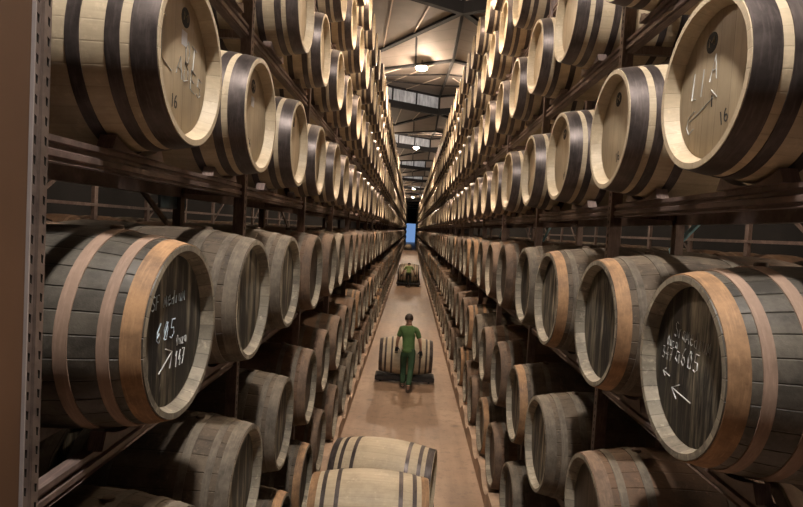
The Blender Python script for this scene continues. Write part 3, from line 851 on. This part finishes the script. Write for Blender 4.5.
def person(loc, rz, J, mats, label, scale=1.0):
    """J: joint positions; faces +y"""
    root = bpy.data.objects.new('person', None); C.objects.link(root); root.location = loc; root.rotation_euler = (0, 0, rz); root.scale = (scale,)*3
    tag(root, label, 'person')
    V = {n: Vector(p) for n, p in J.items()}
    def mid(a, b, f=.5): return V[a].lerp(V[b], f)
    nk, hd = V['neck'], V['head']
    up = (hd-nk).normalized(); fw = V['face'].normalized()
    # body: one continuous skin
    j = {'pelvis': (V['pelvis'], (.15, .105)), 'waist': (mid('pelvis', 'chest', .45), (.135, .095)), 'chest': (V['chest'], (.165, .115)), 'collar': (mid('chest', 'neck', .72), (.10, .075)), 'neck': (nk, .055),
         'jaw': (nk+up*.075+fw*.02, (.062, .072)), 'head': (hd, (.076, .094)), 'crown': (hd+up*.085, (.05, .06))}
    b = [('pelvis', 'waist'), ('waist', 'chest'), ('chest', 'collar'), ('collar', 'neck'), ('neck', 'jaw'), ('jaw', 'head'), ('head', 'crown')]
    for s in ('l', 'r'):
        j['sh'+s] = (V['sh'+s], .062); j['el'+s] = (V['el'+s], .042); j['wr'+s] = (V['wr'+s], .029)
        j['ha'+s] = (V['wr'+s]+(V['wr'+s]-V['el'+s]).normalized()*.08, (.036, .018))
        j['hip'+s] = (V['hip'+s], .085); j['kn'+s] = (V['kn'+s], .056); j['ca'+s] = (mid('kn'+s, 'an'+s, .3), .056); j['an'+s] = (V['an'+s], .038)
        j['to'+s] = (V['to'+s], .03)
        b += [('collar', 'sh'+s), ('sh'+s, 'el'+s), ('el'+s, 'wr'+s), ('wr'+s, 'ha'+s), ('pelvis', 'hip'+s), ('hip'+s, 'kn'+s), ('kn'+s, 'ca'+s), ('ca'+s, 'an'+s), ('an'+s, 'to'+s)]
    body = skin_mesh(j, b, 'body', mats['skin'])
    bm = bmesh.new(); bm.from_mesh(body)
    # nose, ears and brow drawn onto the same mesh
    sd = fw.cross(up).normalized()
    def lump(p, r, sc3):
        m = bmesh.ops.create_uvsphere(bm, u_segments=10, v_segments=8, radius=r)['verts']
        for v in m: c_ = v.co.copy(); v.co = p+sd*c_.x*sc3[0]+fw*c_.y*sc3[1]+up*c_.z*sc3[2]
    lump(hd+fw*.092+up*-.012, .018, (.8, 1, 1.4))
    for q in (-1, 1): lump(hd+sd*.076*q-up*.01, .03, (.35, .7, 1)); lump(hd+sd*.03*q+fw*.083+up*.012, .011, (1.2, .6, .7))
    lump(hd+fw*.085-up*.055, .018, (1.4, .4, .4))
    bm.to_mesh(body); bm.free()
    for p in body.polygons: p.use_smooth = True
    link('body', body, root)
    # shirt
    ej = {'hem': (mid('pelvis', 'chest', -.30), (.170, .126)), 'pelvis': (mid('pelvis', 'chest', .05), (.168, .122)), 'waist': (mid('pelvis', 'chest', .5), (.155, .115)), 'chest': (V['chest'], (.188, .135)), 'collar': (mid('chest', 'neck', .70), (.125, .095)), 'nb': (mid('chest', 'neck', .97), (.066, .066))}
    eb = [('hem', 'pelvis'), ('pelvis', 'waist'), ('waist', 'chest'), ('chest', 'collar'), ('collar', 'nb')]
    for s in ('l', 'r'):
        ej['sh'+s] = (V['sh'+s], .078); ej['sl'+s] = (mid('sh'+s, 'el'+s, .45), .068); ej['se'+s] = (mid('sh'+s, 'el'+s, .72), .066)
        eb += [('collar', 'sh'+s), ('sh'+s, 'sl'+s), ('sl'+s, 'se'+s)]
    link('shirt', skin_mesh(ej, eb, 'shirt', mats['shirt'], root='waist'), root)
    tj = {'top': (mid('pelvis', 'chest', .22), (.156, .114)), 'pelvis': (V['pelvis'], (.168, .124))}
    tb = [('top', 'pelvis')]
    for s in ('l', 'r'):
        tj['hip'+s] = (V['hip'+s]-Vector((0, 0, .02)), .102); tj['th'+s] = (mid('hip'+s, 'kn'+s, .5), .090); tj['kn'+s] = (V['kn'+s], .074); tj['ca'+s] = (mid('kn'+s, 'an'+s, .45), .072); tj['an'+s] = (mid('kn'+s, 'an'+s, .94), .066)
        tb += [('pelvis', 'hip'+s), ('hip'+s, 'th'+s), ('th'+s, 'kn'+s), ('kn'+s, 'ca'+s), ('ca'+s, 'an'+s)]
    link('trousers', skin_mesh(tj, tb, 'trousers', mats['trousers'], root='pelvis'), root)
    # hair: cap over skull, open at the face
    bm = bmesh.new(); bmesh.ops.create_icosphere(bm, subdivisions=3, radius=1.0)
    kill = [v for v in bm.verts if (v.co.y > .35 and v.co.z < .42) or v.co.z < -.42]
    bmesh.ops.delete(bm, geom=kill, context='VERTS')
    for v in bm.verts:
        c_ = v.co.copy(); n_ = 1+.03*math.sin(c_.x*23+c_.z*17)
        v.co = hd+up*.022+sd*c_.x*.086*n_+fw*(c_.y*.103*n_-.004)+up*c_.z*.112*n_
    bmesh.ops.solidify(bm, geom=bm.faces[:], thickness=-.012)
    obj('hair', bm, mats['hair'], root)
    for s, sg in (('l', -1), ('r', 1)):
        # shoe from heel to toe
        an, to = V['an'+s], V['to'+s]; d = (to-an); d0 = d.normalized()
        heel = an-d0*.03+Vector((0, 0, -.045)); 
        sj = {'heel': (heel, (.045, .04)), 'instep': (an.lerp(to, .45)+Vector((0, 0, .012)), (.048, .045)), 'toe': (to, (.048, .033)), 'tip': (to+d0*.05, (.035, .024)), 'cuff': (an+Vector((0, 0, .03)), .05)}
        link('shoe', skin_mesh(sj, [('heel', 'instep'), ('instep', 'toe'), ('toe', 'tip'), ('heel', 'cuff')], 'shoe', mats['shoe'], root='heel'), root)
        # glove: palm and five bent fingers
        el, wr = V['el'+s], V['wr'+s]; a = (wr-el).normalized()
        side = a.cross(Vector((0, 0, 1))).normalized(); dn = side.cross(a)
        dn = dn if dn.z < 0 else -dn
        bm = bmesh.new()
        tube(bm, [wr-a*.03, wr+a*.005, wr+a*.05, wr+a*.095], [.036, .036, .044, .040], 10)
        for i, ln in enumerate((.062, .072, .068, .052)):
            p0 = wr+a*.085+side*(i-1.5)*.021
            tube(bm, [p0, p0+a*ln*.45+dn*.006, p0+a*ln*.8+dn*.03, p0+a*ln*.85+dn*.055], [.0115, .0105, .0095, .007], 8)
        p0 = wr+a*.03-side*sg*.035
        tube(bm, [p0, p0-side*sg*.025+a*.02+dn*.01, p0-side*sg*.03+a*.05+dn*.03], [.014, .012, .009], 8)
        obj('glove', bm, mats['glove'], root, angle=60)
    return root

MW = dict(skin=M['skin'], shirt=M['shirt'], trousers=M['trouser'], hair=M['hair'], shoe=M['shoe'], glove=M['glove'])
J1 = dict(pelvis=(0, .0, .95), chest=(-.01, .07, 1.26), neck=(-.02, .13, 1.50), head=(-.025, .165, 1.635), face=(-.12, 1, -.22),
          shl=(-.185, .10, 1.42), shr=(.175, .09, 1.41), ell=(-.265, .10, 1.15), elr=(.265, .04, 1.13), wrl=(-.275, .22, .96), wrr=(.29, .16, .90),
          hipl=(-.09, .0, .90), hipr=(.09, .0, .90), knl=(-.10, .20, .52), knr=(.075, -.06, .50), anl=(-.09, .13, .09), anr=(.035, -.30, .17), tol=(-.09, .27, .035), tor=(.03, -.20, .045))
person((.10, 12.06, 0), 0, J1, MW, 'man in green shirt and dark trousers walking away, pushing a cask trolley', .94)
J2 = dict(pelvis=(0, -.05, .90), chest=(0, .16, 1.12), neck=(0, .32, 1.27), head=(0, .42, 1.36), face=(0, 1, -.6),
          shl=(-.20, .24, 1.20), shr=(.20, .24, 1.20), ell=(-.31, .20, .96), elr=(.31, .20, .96), wrl=(-.42, .30, .74), wrr=(.42, .30, .74),
          hipl=(-.10, -.05, .86), hipr=(.10, -.05, .86), knl=(-.11, .06, .48), knr=(.11, -.08, .48), anl=(-.11, -.02, .09), anr=(.11, -.25, .09), tol=(-.11, .12, .035), tor=(.11, -.11, .035))
MW2 = dict(MW, shirt=M['shirt_light'], trousers=M['trouser_dark'])
person((.03, 34.0, 0), 0, J2, MW2, 'stooping man in light green shirt bending over far casks, arms spread')
